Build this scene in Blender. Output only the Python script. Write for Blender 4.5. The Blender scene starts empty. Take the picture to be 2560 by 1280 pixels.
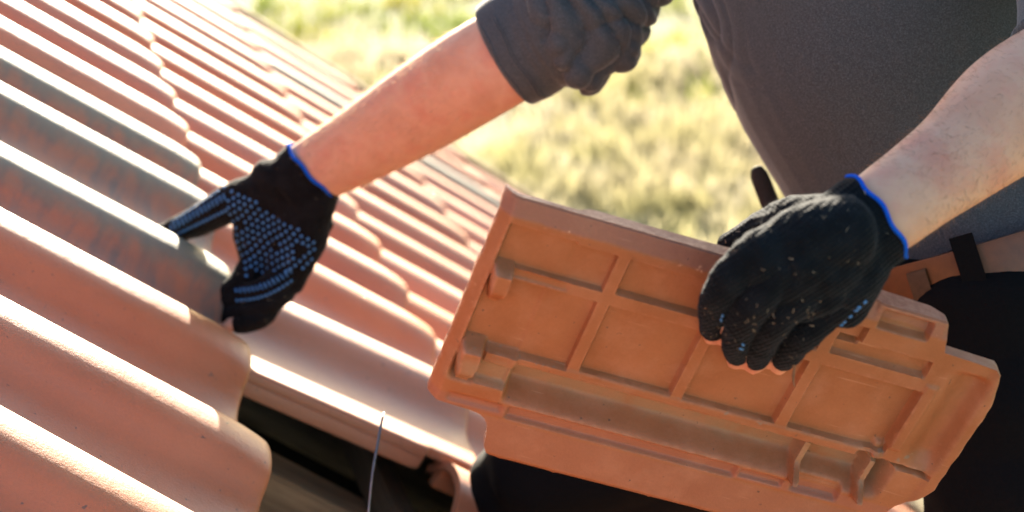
import bpy, bmesh, math, random
import numpy as np
from mathutils import Vector, Matrix, noise
from mathutils.bvhtree import BVHTree

random.seed(7)
rng = np.random.default_rng(7)
S = bpy.context.scene
COL = S.collection

# ------------------------------------------------------------------ camera
PITCH = math.radians(22.085)
CP, SP = math.cos(PITCH), math.sin(PITCH)
CAM = np.array([0.0, 0.0, 4.5])
FPX = 4200.0                                   # focal length in pixels of a 2560 wide frame
cam = bpy.data.cameras.new('camera')
cam.lens = 36.0 * FPX / 2560.0
cam.sensor_width = 36.0
cam.clip_start, cam.clip_end = 0.05, 3000.0
cam.dof.use_dof = True
cam.dof.focus_distance = 1.36
cam.dof.aperture_fstop = 4.4
cam.dof.aperture_blades = 9
cam_o = bpy.data.objects.new('camera', cam)
COL.objects.link(cam_o)
cam_o.location = CAM
cam_o.rotation_euler = (math.pi / 2 - PITCH, 0, 0)
S.camera = cam_o


def w3(c):
    """camera-style axes (right, down, forward) to world"""
    c = np.asarray(c, float)
    return CAM + dirw(c)


def dirw(c):
    c = np.asarray(c, float)
    x, y, z = c[..., 0], c[..., 1], c[..., 2]
    return np.stack([x, z * CP - y * SP, -z * SP - y * CP], -1)


def px(x, y, d):
    """world point seen at photo pixel x, y at distance d along the view axis"""
    return w3([(x - 1280) / FPX * d, (y - 640) / FPX * d, d])


def ray(x, y):
    return dirw([(x - 1280) / FPX, (y - 640) / FPX, 1.0])


# ------------------------------------------------------------------ roof frame
U = dirw([0.75990383, 0.47838123, 0.44011086])      # down the slope
Vv = dirw([-0.2873369, -0.36011825, 0.88755414])    # along the courses, to the far verge
N = np.cross(U, Vv)                                  # out of the roof
P0 = w3(np.array([-0.19672029, 0.10849955, 1.49937014]) * 0.85 / 0.78)
W, L, TL = 0.170, 0.3444, 0.404                      # pitch, gauge, tile length


def rp(a, k, h=0.0):
    return P0 + a * L * U + k * W * Vv + h * N


def on_roof(x, y, h=0.0):
    d = ray(x, y)
    s = np.linalg.solve(np.array([U, Vv, -d]).T, -(P0 + h * N - CAM))
    return s[0] / L, s[1] / W, s[2]


# ------------------------------------------------------------------ light
ALPHA = math.radians(20.0)
SUN = math.cos(ALPHA) * Vv + math.sin(ALPHA) * N + 0.02 * U
SUN /= np.linalg.norm(SUN)
elev = math.asin(SUN[2])
azim = math.atan2(SUN[0], SUN[1])
world = bpy.data.worlds.new('World')
S.world = world
world.use_nodes = True
nt = world.node_tree
sky = nt.nodes.new('ShaderNodeTexSky')
sky.sky_type = 'NISHITA'
sky.sun_disc = False
sky.sun_elevation = elev
sky.sun_rotation = azim
sky.altitude = 100
sky.dust_density = 1.5
nt.links.new(sky.outputs[0], nt.nodes['Background'].inputs[0])
nt.nodes['Background'].inputs[1].default_value = 0.052
sl = bpy.data.lights.new('sun', 'SUN')
sl.energy = 5.0
sl.angle = math.radians(0.6)
sl.color = (1.0, 0.88, 0.70)
so = bpy.data.objects.new('sun', sl)
COL.objects.link(so)
so.rotation_euler = Vector(SUN).to_track_quat('Z', 'Y').to_euler()
so.location = (0, 8, 9)

S.view_settings.view_transform = 'Standard'
S.view_settings.look = 'None'
S.view_settings.gamma = 1.0
S.view_settings.use_curve_mapping = False
S.view_settings.exposure = 3.05
S.render.engine = 'CYCLES'


# ------------------------------------------------------------------ materials
class Mat:
    def __init__(self, name, rough=0.6, spec=0.5):
        self.m = bpy.data.materials.new(name)
        self.m.use_nodes = True
        self.nt = self.m.node_tree
        self.n = self.nt.nodes
        self.b = self.n['Principled BSDF']
        self.b.inputs['Roughness'].default_value = rough
        self.b.inputs['Specular IOR Level'].default_value = spec
        self.tc = self.n.new('ShaderNodeTexCoord')

    def link(self, a, b):
        self.nt.links.new(a, b)

    def coord(self, scale=(1, 1, 1), kind='Object', rot=(0, 0, 0)):
        mp = self.n.new('ShaderNodeMapping')
        mp.inputs['Scale'].default_value = scale
        mp.inputs['Rotation'].default_value = rot
        self.link(self.tc.outputs[kind], mp.inputs[0])
        return mp.outputs[0]

    def noise(self, scale, detail=4, rough=0.55, vec=None, dist=0.0):
        t = self.n.new('ShaderNodeTexNoise')
        t.inputs['Scale'].default_value = scale
        t.inputs['Detail'].default_value = detail
        t.inputs['Roughness'].default_value = rough
        t.inputs['Distortion'].default_value = dist
        self.link(vec if vec is not None else self.tc.outputs['Object'], t.inputs[0])
        return t.outputs[0]

    def ramp(self, fac, stops):
        r = self.n.new('ShaderNodeValToRGB')
        e = r.color_ramp.elements
        while len(e) < len(stops):
            e.new(0.5)
        for i, (p, c) in enumerate(stops):
            e[i].position = p
            e[i].color = c if len(c) == 4 else (*c, 1)
        self.link(fac, r.inputs[0])
        return r.outputs[0]

    def mix(self, fac, a, b, mode='MIX'):
        x = self.n.new('ShaderNodeMix')
        x.data_type = 'RGBA'
        x.blend_type = mode
        for s, v in ((0, fac), (6, a), (7, b)):
            if isinstance(v, (int, float)):
                x.inputs[s].default_value = v
            elif isinstance(v, tuple):
                x.inputs[s].default_value = (*v, 1)
            else:
                self.link(v, x.inputs[s])
        return x.outputs[2]

    def math(self, op, a, b=0.0):
        x = self.n.new('ShaderNodeMath')
        x.operation = op
        for i, v in enumerate((a, b)):
            if isinstance(v, (int, float)):
                x.inputs[i].default_value = v
            else:
                self.link(v, x.inputs[i])
        return x.outputs[0]

    def dot(self, vec):
        x = self.n.new('ShaderNodeVectorMath')
        x.operation = 'DOT_PRODUCT'
        self.link(self.tc.outputs['Object'], x.inputs[0])
        x.inputs[1].default_value = tuple(float(q) for q in vec)
        return x.outputs['Value']

    def bump(self, h, strength=0.3, dist=0.001, prev=None):
        b = self.n.new('ShaderNodeBump')
        b.inputs['Strength'].default_value = strength
        b.inputs['Distance'].default_value = dist
        self.link(h, b.inputs['Height'])
        if prev is not None:
            self.link(prev, b.inputs['Normal'])
        self.link(b.outputs[0], self.b.inputs['Normal'])
        return b.outputs[0]

    def color(self, c):
        if isinstance(c, tuple):
            self.b.inputs['Base Color'].default_value = (*c, 1)
        else:
            self.link(c, self.b.inputs['Base Color'])
        return self

    def rough(self, r):
        self.link(r, self.b.inputs['Roughness'])


def objrand(m):
    o = m.n.new('ShaderNodeObjectInfo')
    return o.outputs['Random']


def clay_mat(name, c1, c2, stain=0.25, stain_col=(0.30, 0.17, 0.13), rough=0.42):
    m = Mat(name, rough, 0.75)
    r = objrand(m)
    off = m.n.new('ShaderNodeVectorMath')
    off.operation = 'ADD'
    m.link(m.tc.outputs['Object'], off.inputs[0])
    cx = m.n.new('ShaderNodeCombineXYZ')
    for i in range(3):
        m.link(m.math('MULTIPLY', r, 7.3 + 3 * i), cx.inputs[i])
    m.link(cx.outputs[0], off.inputs[1])
    v = off.outputs[0]
    big = m.noise(9, 5, 0.6, v)
    col = m.mix(m.ramp(big, [(0.3, (0, 0, 0)), (0.72, (1, 1, 1))]), c1, c2)
    # per-tile firing variation
    hv = m.n.new('ShaderNodeHueSaturation')
    m.link(m.math('ADD', 0.80, m.math('MULTIPLY', r, 0.38)), hv.inputs['Value'])
    m.link(m.math('ADD', 0.88, m.math('MULTIPLY', m.math('FRACT', m.math('MULTIPLY', r, 17.3)), 0.22)), hv.inputs['Saturation'])
    m.link(col, hv.inputs['Color'])
    col = hv.outputs[0]
    # streaks washed down the slope
    sm = m.n.new('ShaderNodeMapping')
    sm.inputs['Scale'].default_value = (6, 60, 60)
    m.link(v, sm.inputs[0])
    st = m.noise(1.0, 4, 0.6, sm.outputs[0])
    col = m.mix(m.math('MULTIPLY', m.ramp(st, [(0.52, (0, 0, 0)), (0.8, (1, 1, 1))]), stain), col, stain_col)
    fine = m.noise(420, 3, 0.7, v)
    col = m.mix(0.22, col, m.ramp(fine, [(0.25, (0.25, 0.12, 0.08)), (0.75, (0.62, 0.36, 0.25))]), 'OVERLAY')
    spk = m.noise(150, 2, 0.5, v)
    col = m.mix(m.ramp(spk, [(0.70, (0, 0, 0)), (0.76, (1, 1, 1))]), col, (0.12, 0.07, 0.05))
    m.color(col)
    m.rough(m.ramp(big, [(0.2, (rough - 0.08,) * 3), (0.8, (rough + 0.12,) * 3)]))
    h = m.math('ADD', m.math('MULTIPLY', fine, 0.6), m.math('MULTIPLY', m.noise(90, 4, 0.6, v), 0.8))
    m.bump(h, 0.6, 0.0010)
    return m.m


M = {}
M['clay'] = clay_mat('fired_clay', (0.405, 0.145, 0.060), (0.47, 0.188, 0.088))
M['clay_held'] = clay_mat('fired_clay_underside', (0.33, 0.118, 0.048), (0.38, 0.15, 0.068), 0.12, rough=0.6)


def held_mat():
    m = Mat('clay_underside', 0.6, 0.5)
    big = m.noise(22, 5, 0.6)
    col = m.mix(m.ramp(big, [(0.3, (0, 0, 0)), (0.7, (1, 1, 1))]), (0.245, 0.088, 0.029), (0.30, 0.122, 0.050))
    sp = m.n.new('ShaderNodeSeparateXYZ')
    m.link(m.tc.outputs['Object'], sp.inputs[0])
    X, Y, Z = sp.outputs
    wob = m.math('MULTIPLY', m.math('SUBTRACT', m.noise(40, 3), 0.5), 0.010)
    yy = m.math('ADD', Y, wob)

    def win(v, a, b, w):
        up = m.n.new('ShaderNodeMapRange'); dn = m.n.new('ShaderNodeMapRange')
        for q, f, t in ((up, a - w, a + w), (dn, b + w, b - w)):
            q.inputs[1].default_value, q.inputs[2].default_value = f, t
            m.link(v, q.inputs[0])
        return m.math('MULTIPLY', up.outputs[0], dn.outputs[0])
    # pale kiln scum settled along the hollow of the roll
    scum = m.math('MULTIPLY', win(yy, .139, .1665, .0035), win(X, .008, .365, .006))
    scum = m.math('MULTIPLY', scum, m.ramp(m.noise(28, 4), [(0.28, (0.1, 0.1, 0.1)), (0.5, (0.85, 0.85, 0.85))]))
    col = m.mix(scum, col, (0.255, 0.170, 0.098))
    # mauve painted in for sky light on the rims that face up
    rim = m.math('MAXIMUM', win(yy, -.02, .0165, .0012), m.math('MAXIMUM', win(Y, .181, .191, .001), m.math('MULTIPLY', win(Y, .194, .223, .002), 0.6)))
    col = m.mix(m.math('MULTIPLY', rim, 0.55), col, (0.25, 0.105, 0.075))
    col = m.mix(m.math('MULTIPLY', m.ramp(m.noise(26, 5, .65), [(0.5, (0, 0, 0)), (0.72, (1, 1, 1))]), 0.45), col, (0.36, 0.17, 0.095))
    geo = m.n.new('ShaderNodeNewGeometry')
    pt_ = m.ramp(geo.outputs['Pointiness'], [(0.508, (0, 0, 0)), (0.58, (1, 1, 1))])
    col = m.mix(m.math('MULTIPLY', pt_, m.ramp(m.noise(120, 3), [(0.4, (0, 0, 0)), (0.65, (0.6, 0.6, 0.6))])), col, (0.45, 0.24, 0.15))
    chip = m.math('MULTIPLY', win(Y, .014, .0185, .001), m.ramp(m.noise(70, 4, .7), [(0.60, (0, 0, 0)), (0.66, (1, 1, 1))]))
    col = m.mix(chip, col, (0.58, 0.33, 0.2))
    gr = m.math('MULTIPLY', win(Y, .129, .136, .001), m.ramp(m.noise(95, 2), [(0.66, (0, 0, 0)), (0.72, (0.7, 0.7, 0.7))]))
    col = m.mix(gr, col, (0.20, 0.16, 0.12))
    fine = m.noise(480, 3, 0.7)
    col = m.mix(0.2, col, m.ramp(fine, [(0.25, (0.3, 0.2, 0.15)), (0.75, (0.62, 0.5, 0.42))]), 'OVERLAY')
    spk = m.noise(210, 2, 0.5)
    scr = m.noise(1.0, 2, 0.5, m.coord((14, 300, 300), rot=(0, 0, 0.35)))
    col = m.mix(m.math('MULTIPLY', m.ramp(scr, [(0.66, (0, 0, 0)), (0.72, (0.5, 0.5, 0.5))]), m.ramp(m.noise(18, 2), [(0.5, (0, 0, 0)), (0.6, (1, 1, 1))])), col, (0.45, 0.25, 0.15))
    col = m.mix(m.ramp(spk, [(0.72, (0, 0, 0)), (0.78, (1, 1, 1))]), col, (0.10, 0.05, 0.03))
    m.color(col)
    m.bump(m.math('ADD', m.math('MULTIPLY', fine, .5), m.noise(75, 5, .6)), 0.35, 0.0010)
    return m.m


M['clay_held'] = held_mat()


def lichen_mat():
    m = Mat('weathered_grey_clay', 0.6, 0.5)
    base = m.mix(m.ramp(m.noise(14, 4), [(0.35, (0, 0, 0)), (0.7, (1, 1, 1))]), (0.38, 0.14, 0.07), (0.30, 0.15, 0.10))
    sm = m.coord((26, 7, 10))
    st = m.noise(1.0, 5, 0.62, sm, 0.6)
    col = m.mix(m.ramp(st, [(0.40, (0.04, 0.04, 0.04)), (0.62, (0.88, 0.88, 0.88))]), base, (0.105, 0.11, 0.10))
    spk = m.noise(230, 2, 0.5)
    col = m.mix(m.ramp(spk, [(0.66, (0, 0, 0)), (0.78, (0.6, 0.6, 0.6))]), col, (0.07, 0.07, 0.06))
    # lichen crust along the crest of the roll
    sp = m.n.new('ShaderNodeSeparateXYZ')
    m.link(m.tc.outputs['Object'], sp.inputs[0])
    mr = m.n.new('ShaderNodeMapRange')
    mr.inputs[1].default_value, mr.inputs[2].default_value = -.022, -.006
    m.link(m.math('ADD', sp.outputs[2], m.math('MULTIPLY', m.math('SUBTRACT', m.noise(45, 4), .5), .022)), mr.inputs[0])
    col = m.mix(m.math('MULTIPLY', mr.outputs[0], 0.8), col, m.mix(m.noise(70, 3), (0.125, 0.138, 0.115), (0.20, 0.215, 0.155)))
    m.color(col)
    m.bump(m.math('ADD', m.noise(420, 3, 0.7), m.noise(110, 4)), 0.5, 0.0011)
    return m.m


M['lichen'] = lichen_mat()


def wood_mat(name, a, b):
    m = Mat(name, 0.8, 0.3)
    v = m.coord((4, 60, 60))
    g = m.noise(1.0, 6, 0.65, v, 1.2)
    m.color(m.ramp(g, [(0.3, a), (0.7, b)]))
    m.bump(g, 0.5, 0.002)
    return m.m


M['wood'] = wood_mat('old_timber', (0.14, 0.085, 0.045), (0.40, 0.26, 0.14))
M['board'] = wood_mat('barge_timber', (0.09, 0.055, 0.03), (0.17, 0.11, 0.06))


def skin_mat():
    m = Mat('skin', 0.58, 0.3)
    b = m.noise(16, 5, 0.6)
    f = m.noise(220, 3, 0.6)
    col = m.ramp(b, [(0.3, (0.48, 0.25, 0.165)), (0.5, (0.56, 0.325, 0.225)), (0.7, (0.51, 0.22, 0.155))])
    col = m.mix(m.ramp(m.noise(45, 3), [(0.55, (0, 0, 0)), (0.8, (0.6, 0.6, 0.6))]), col, (0.56, 0.22, 0.16))
    col = m.mix(m.ramp(f, [(0.66, (0, 0, 0)), (0.74, (0.35, 0.35, 0.35))]), col, (0.25, 0.12, 0.08))
    m.color(col)
    m.b.inputs['Subsurface Weight'].default_value = 0.2
    m.b.inputs['Subsurface Radius'].default_value = (0.010, 0.004, 0.002)
    m.b.inputs['Subsurface Scale'].default_value = 0.6
    m.bump(m.math('ADD', f, m.noise(75, 4)), 0.45, 0.0010)
    return m.m


M['skin'] = skin_mat()


def knit_mat(name, c, axis, pitch, axis2):
    m = Mat(name, 0.95, 0.08)
    a = m.math('SINE', m.math('MULTIPLY', m.math('ADD', m.dot(axis), m.math('MULTIPLY', m.noise(30, 2), 0.004)), 2 * math.pi / pitch))
    b = m.math('SINE', m.math('MULTIPLY', m.dot(axis2), 2 * math.pi / (pitch * 0.8)))
    n = m.noise(60, 4)
    c2 = tuple(min(1, q * 2.0 + 0.001) for q in c)
    m.color(m.mix(m.ramp(n, [(0.35, (0, 0, 0)), (0.8, (1, 1, 1))]), c, c2))
    h = m.math('ADD', m.math('MULTIPLY', a, 0.5), m.math('ADD', m.math('MULTIPLY', b, 0.2), m.noise(500, 2)))
    m.bump(h, 0.55, 0.0012)
    m.b.inputs['Sheen Weight'].default_value = 0.07
    m.b.inputs['Sheen Roughness'].default_value = 0.4
    m.b.inputs['Sheen Tint'].default_value = (0.5, 0.55, 0.6, 1)
    return m.m


def fuzz_mat(name, c):
    m = Mat(name, 0.5, 0.5)
    m.color(c)
    tr = m.n.new('ShaderNodeBsdfTranslucent')
    tr.inputs[0].default_value = (*c, 1)
    mx = m.n.new('ShaderNodeMixShader')
    mx.inputs[0].default_value = 0.6
    m.link(m.b.outputs[0], mx.inputs[1])
    m.link(tr.outputs[0], mx.inputs[2])
    m.link(mx.outputs[0], m.n['Material Output'].inputs[0])
    return m.m


def plain(name, c, rough=0.7, spec=0.3, bump=0.0, sc=200):
    m = Mat(name, rough, spec)
    n = m.noise(sc, 3)
    m.color(m.mix(m.ramp(n, [(0.3, (0, 0, 0)), (0.7, (1, 1, 1))]), tuple(q * 0.8 for q in c), tuple(min(1, q * 1.2) for q in c)))
    if bump:
        m.bump(n, bump, 0.001)
    return m.m


def shirt_mat():
    m = Mat('heather_jersey', 0.95, 0.08)
    v1 = m.coord((1500, 1500, 420))
    v2 = m.coord((420, 420, 1700))
    t = m.math('MULTIPLY', m.math('ADD', m.noise(1.0, 2, 0.5, v1), m.noise(1.0, 2, 0.5, v2)), 0.5)
    f = m.noise(700, 3, 0.7)
    t = m.math('ADD', m.math('MULTIPLY', t, 0.55), m.math('MULTIPLY', f, 0.45))
    m.color(m.ramp(t, [(0.34, (0.036, 0.044, 0.050)), (0.50, (0.058, 0.067, 0.074)), (0.66, (0.11, 0.122, 0.132))]))
    m.bump(t, 0.55, 0.0012)
    m.b.inputs['Sheen Weight'].default_value = 0.35
    m.b.inputs['Sheen Roughness'].default_value = 0.35
    return m.m


M['shirt'] = shirt_mat()
M['trousers'] = plain('black_cotton', (0.0030, 0.0033, 0.0040), 0.92, 0.12, 0.3, 400)
M['belt'] = plain('tan_leather', (0.10, 0.034, 0.010), 0.45, 0.5, 0.3, 90)
M['strap'] = plain('black_webbing', (0.02, 0.02, 0.02), 0.7, 0.3, 0.3, 300)
M['trim'] = plain('blue_trim', (0.008, 0.085, 0.50), 0.95, 0.05, 0.6, 700)
M['dots'] = plain('blue_rubber_dots', (0.045, 0.17, 0.40), 0.6, 0.3)
M['wire'] = plain('steel_wire', (0.16, 0.17, 0.19), 0.4, 0.5)
M['wire'].node_tree.nodes['Principled BSDF'].inputs['Metallic'].default_value = 0.8
M['straw'] = plain('dry_straw', (0.40, 0.32, 0.22), 0.7, 0.3)
M['stalk'] = plain('dead_stalk', (0.16, 0.10, 0.06), 0.8, 0.2)
M['wall'] = plain('rendered_wall', (0.5, 0.46, 0.40), 0.9, 0.2, 0.4, 60)
M['gap_dark'] = plain('attic_dark', (0.004, 0.0037, 0.0035), 0.95, 0.1, 0.3, 80)  # near black, stands in for the unlit attic
M['hairm'] = plain('brown_hair', (0.10, 0.055, 0.03), 0.6, 0.3)
M['armhair'] = plain('arm_hair', (0.16, 0.085, 0.045), 0.5, 0.4)
M['fuzz_skin'] = fuzz_mat('backlit_arm_hair', (0.50, 0.36, 0.24))  # lighter copy for the far arm, its backlit glow put into the colour
M['fuzz_knit'] = fuzz_mat('loose_fibres', (0.10, 0.10, 0.10))
M['leather'] = plain('boot_leather', (0.06, 0.035, 0.02), 0.6, 0.3)
M['sclera'] = plain('eye_white', (0.7, 0.68, 0.65), 0.3, 0.5)
M['lip'] = plain('lips', (0.45, 0.18, 0.15), 0.5, 0.4)


# ------------------------------------------------------------------ object helpers
def props(o, label=None, cat=None, group=None, kind=None):
    for k, v in (('label', label), ('category', cat), ('group', group), ('kind', kind)):
        if v:
            o[k] = v
    return o


def empty(name, loc, label=None, cat=None, group=None):
    o = bpy.data.objects.new(name, None)
    COL.objects.link(o)
    o.location = tuple(float(q) for q in loc)
    o.empty_display_size = 0.1
    return props(o, label, cat, group)


def child(o, p):
    """parent o to p, keeping o where it stands"""
    o.parent = p
    o.matrix_parent_inverse = wm(p).inverted()
    return o


def wm(o):
    m = o.matrix_basis.copy()
    if o.parent:
        m = wm(o.parent) @ o.matrix_parent_inverse @ m
    return m


def mesh_obj(name, V, F, mat, parent=None, smooth=True, sharp=None):
    me = bpy.data.meshes.new(name)
    me.from_pydata([tuple(map(float, v)) for v in V], [], [tuple(map(int, f)) for f in F])
    me.update()
    if mat:
        me.materials.append(mat)
    if smooth:
        me.polygons.foreach_set('use_smooth', [True] * len(me.polygons))
        if sharp:
            me.set_sharp_from_angle(angle=math.radians(sharp))
    o = bpy.data.objects.new(name, me)
    COL.objects.link(o)
    if parent is not None:
        child(o, parent)
    return o


def catmull(P, sub):
    P = np.asarray(P, float)
    if len(P) < 3:
        t = np.linspace(0, 1, sub + 1)[:, None]
        return P[0] * (1 - t) + P[-1] * t
    Q = np.vstack([2 * P[0] - P[1], P, 2 * P[-1] - P[-2]])
    out = []
    for i in range(1, len(Q) - 2):
        p0, p1, p2, p3 = Q[i - 1], Q[i], Q[i + 1], Q[i + 2]
        for s in range(sub):
            t = s / sub
            out.append(0.5 * ((2 * p1) + (-p0 + p2) * t + (2 * p0 - 5 * p1 + 4 * p2 - p3) * t * t + (-p0 + 3 * p1 - 3 * p2 + p3) * t ** 3))
    out.append(P[-1])
    return np.array(out)


class MB:
    def __init__(self):
        self.V, self.F = [], []

    def tube(self, pts, radii, side=None, ratio=1.0, n=16, sub=6, cap=0.7, spline=True, wob=None):
        """swept ellipse; radius along `side` is r*ratio, across it r"""
        P = np.asarray(pts, float)
        R = np.asarray(radii, float)
        K = np.full(len(R), ratio) if np.isscalar(ratio) else np.asarray(ratio, float)
        A = np.hstack([P, R[:, None], K[:, None]])
        A = catmull(A, sub) if spline else A
        P, R, K = A[:, :3], A[:, 3], A[:, 4]
        T = np.gradient(P, axis=0)
        T /= np.linalg.norm(T, axis=1)[:, None] + 1e-12
        rings = []
        if cap:
            for q in (1.0, 0.85, 0.5):
                c = math.sqrt(max(0, 1 - q * q)) * 0.98 + 0.02
                rings.append((P[0] - T[0] * R[0] * q * cap, R[0] * c, K[0], T[0]))
        for i in range(len(P)):
            rings.append((P[i], R[i], K[i], T[i]))
        if cap:
            for q in (0.5, 0.85, 1.0):
                c = math.sqrt(max(0, 1 - q * q)) * 0.98 + 0.02
                rings.append((P[-1] + T[-1] * R[-1] * q * cap, R[-1] * c, K[-1], T[-1]))
        base = len(self.V)
        ref = np.asarray(side, float) if side is not None else None
        for j, (p, r, k, t) in enumerate(rings):
            if ref is None:
                ref = np.cross(t, [0.31, 0.2, 0.93])
            s = ref - t * (ref @ t)
            s /= np.linalg.norm(s)
            if side is None:
                ref = s
            b = np.cross(t, s)
            for i in range(n):
                a = 2 * math.pi * i / n
                rr = r if wob is None else r * wob(j / (len(rings) - 1), a)
                self.V.append(p + s * math.cos(a) * rr * k + b * math.sin(a) * rr)
        m = len(rings)
        for j in range(m - 1):
            for i in range(n):
                a, b = base + j * n + i, base + j * n + (i + 1) % n
                self.F.append((a, b, b + n, a + n))
        self.F.append(tuple(base + i for i in range(n - 1, -1, -1)))
        self.F.append(tuple(base + (m - 1) * n + i for i in range(n)))
        return self

    def box(self, c, ax, ay, az, hx, hy, hz):
        c, ax, ay, az = (np.asarray(q, float) for q in (c, ax, ay, az))
        b = len(self.V)
        for sx in (-1, 1):
            for sy in (-1, 1):
                for sz in (-1, 1):
                    self.V.append(c + ax * sx * hx + ay * sy * hy + az * sz * hz)
        for f in ((0, 1, 3, 2), (4, 6, 7, 5), (0, 4, 5, 1), (2, 3, 7, 6), (0, 2, 6, 4), (1, 5, 7, 3)):
            self.F.append(tuple(b + q for q in f))
        return self

    def build(self, name, mat, parent=None, smooth=True, sharp=None):
        return mesh_obj(name, self.V, self.F, mat, parent, smooth, sharp)

    def add(self, other):
        b = len(self.V)
        self.V += other.V
        self.F += [tuple(b + q for q in f) for f in other.F]
        return self

    def remesh(self, name, mat, voxel, parent=None, smooth_it=2, disp=None):
        """one continuous skin round everything collected"""
        me = bpy.data.meshes.new('tmp')
        me.from_pydata([tuple(map(float, v)) for v in self.V], [], self.F)
        bm = bmesh.new()
        bm.from_mesh(me)
        bmesh.ops.recalc_face_normals(bm, faces=bm.faces)
        bm.to_mesh(me)
        bm.free()
        o = bpy.data.objects.new('tmp', me)
        COL.objects.link(o)
        r = o.modifiers.new('r', 'REMESH')
        r.mode = 'VOXEL'
        r.voxel_size = voxel
        if smooth_it:
            s = o.modifiers.new('s', 'SMOOTH')
            s.factor = 0.5
            s.iterations = smooth_it
        dg = bpy.context.evaluated_depsgraph_get()
        dg.update()
        me2 = bpy.data.meshes.new_from_object(o.evaluated_get(dg))
        bpy.data.objects.remove(o)
        me2.name = name
        me2.materials.clear()
        me2.materials.append(mat)
        if disp is not None:
            nv = len(me2.vertices)
            co = np.empty(nv * 3)
            no = np.empty(nv * 3)
            me2.vertices.foreach_get('co', co)
            me2.vertices.foreach_get('normal', no)
            co, no = co.reshape(-1, 3), no.reshape(-1, 3)
            co = co + no * disp(co, no)[:, None]
            me2.vertices.foreach_set('co', co.ravel())
        me2.polygons.foreach_set('use_smooth', [True] * len(me2.polygons))
        me2.update()
        o = bpy.data.objects.new(name, me2)
        COL.objects.link(o)
        if parent is not None:
            child(o, parent)
        return o


def smooth01(t):
    t = np.clip(t, 0, 1)
    return t * t * (3 - 2 * t)


# ------------------------------------------------------------------ the field
def ground_mat():
    m = Mat('meadow_soil', 0.95, 0.1)
    n1 = m.noise(0.55, 4, 0.6)
    n2 = m.noise(3.0, 5, 0.65)
    c = m.mix(m.ramp(n1, [(0.40, (0, 0, 0)), (0.60, (1, 1, 1))]), (0.15, 0.165, 0.04), (0.28, 0.25, 0.16))
    c = m.mix(m.ramp(n2, [(0.45, (0, 0, 0)), (0.7, (0.6, 0.6, 0.6))]), c, (0.11, 0.125, 0.04))
    m.color(c)
    return m.m


gV, gF = [], []
nx = 60
xs = np.concatenate([-np.geomspace(900, 1.5, 30), np.geomspace(1.5, 900, 30)])
ys = xs + 18
for y in ys:
    for x in xs:
        gV.append((x, y, 0.10 * noise.noise(Vector((x * 0.12, y * 0.12, 0)))))
for j in range(len(ys) - 1):
    for i in range(len(xs) - 1):
        a = j * len(xs) + i
        gF.append((a, a + 1, a + len(xs) + 1, a + len(xs)))
props(mesh_obj('ground', gV, gF, ground_mat()), kind='structure')


def grass_mat(name, ca, cb, cc):
    m = Mat(name, 0.7, 0.25)
    n1 = m.noise(0.5, 3, 0.6)
    n2 = m.noise(1.7, 3, 0.6)
    c = m.mix(m.ramp(n1, [(0.42, (0, 0, 0)), (0.58, (1, 1, 1))]), ca, cb)
    c = m.mix(m.ramp(n2, [(0.48, (0, 0, 0)), (0.68, (1, 1, 1))]), c, cc)
    m.color(c)
    tr = m.n.new('ShaderNodeBsdfTranslucent')
    m.link(c, tr.inputs[0])
    mx = m.n.new('ShaderNodeMixShader')
    mx.inputs[0].default_value = 0.5
    m.link(m.b.outputs[0], mx.inputs[1])
    m.link(tr.outputs[0], mx.inputs[2])
    m.link(mx.outputs[0], m.n['Material Output'].inputs[0])
    return m.m


def grass(name, n, ylo, yhi, half, hlo, hhi, mat, spread, patch):
    V, F = [], []
    for _ in range(n):
        y = rng.uniform(ylo, yhi)
        x = rng.uniform(-half, half) * (y + 6)
        if noise.noise(Vector((x * patch, y * patch, 3.3))) < rng.uniform(-0.5, 0.25):
            continue
        z0 = 0.10 * noise.noise(Vector((x * 0.12, y * 0.12, 0))) - 0.02
        hh = rng.uniform(hlo, hhi)
        for b in range(7):
            a = rng.uniform(0, 2 * math.pi)
            bx, by = x + rng.normal(0, spread), y + rng.normal(0, spread)
            wd = rng.uniform(0.006, 0.014)
            h = hh * rng.uniform(0.5, 1.1)
            ln = rng.normal(0, 0.25, 2) * h
            dx, dy = math.cos(a) * wd, math.sin(a) * wd
            i = len(V)
            V += [(bx - dx, by - dy, z0), (bx + dx, by + dy, z0),
                  (bx + dx * .8 + ln[0] * .35, by + dy * .8 + ln[1] * .35, z0 + h * .6),
                  (bx - dx * .8 + ln[0] * .35, by - dy * .8 + ln[1] * .35, z0 + h * .6),
                  (bx + ln[0], by + ln[1], z0 + h)]
            F += [(i, i + 1, i + 2, i + 3), (i + 3, i + 2, i + 4)]
    o = mesh_obj(name, V, F, mat, smooth=False)
    return o


gm_green = grass_mat('meadow_grass', (0.125, 0.16, 0.02), (0.20, 0.185, 0.03), (0.065, 0.10, 0.022))
gm_straw = grass_mat('dry_grass', (0.34, 0.295, 0.20), (0.27, 0.25, 0.12), (0.40, 0.36, 0.275))
props(grass('grass', 16000, 14.5, 42, 0.55, 0.10, 0.24, gm_green, 0.07, 0.5),
      'short yellow green meadow grass spreading beyond the roof', 'grass', kind='stuff')
props(grass('dry_grass', 17000, 7, 16.5, 0.6, 0.14, 0.34, gm_straw, 0.09, 0.8),
      'pale dry grass in the near part of the meadow', 'grass', kind='stuff')


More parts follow.
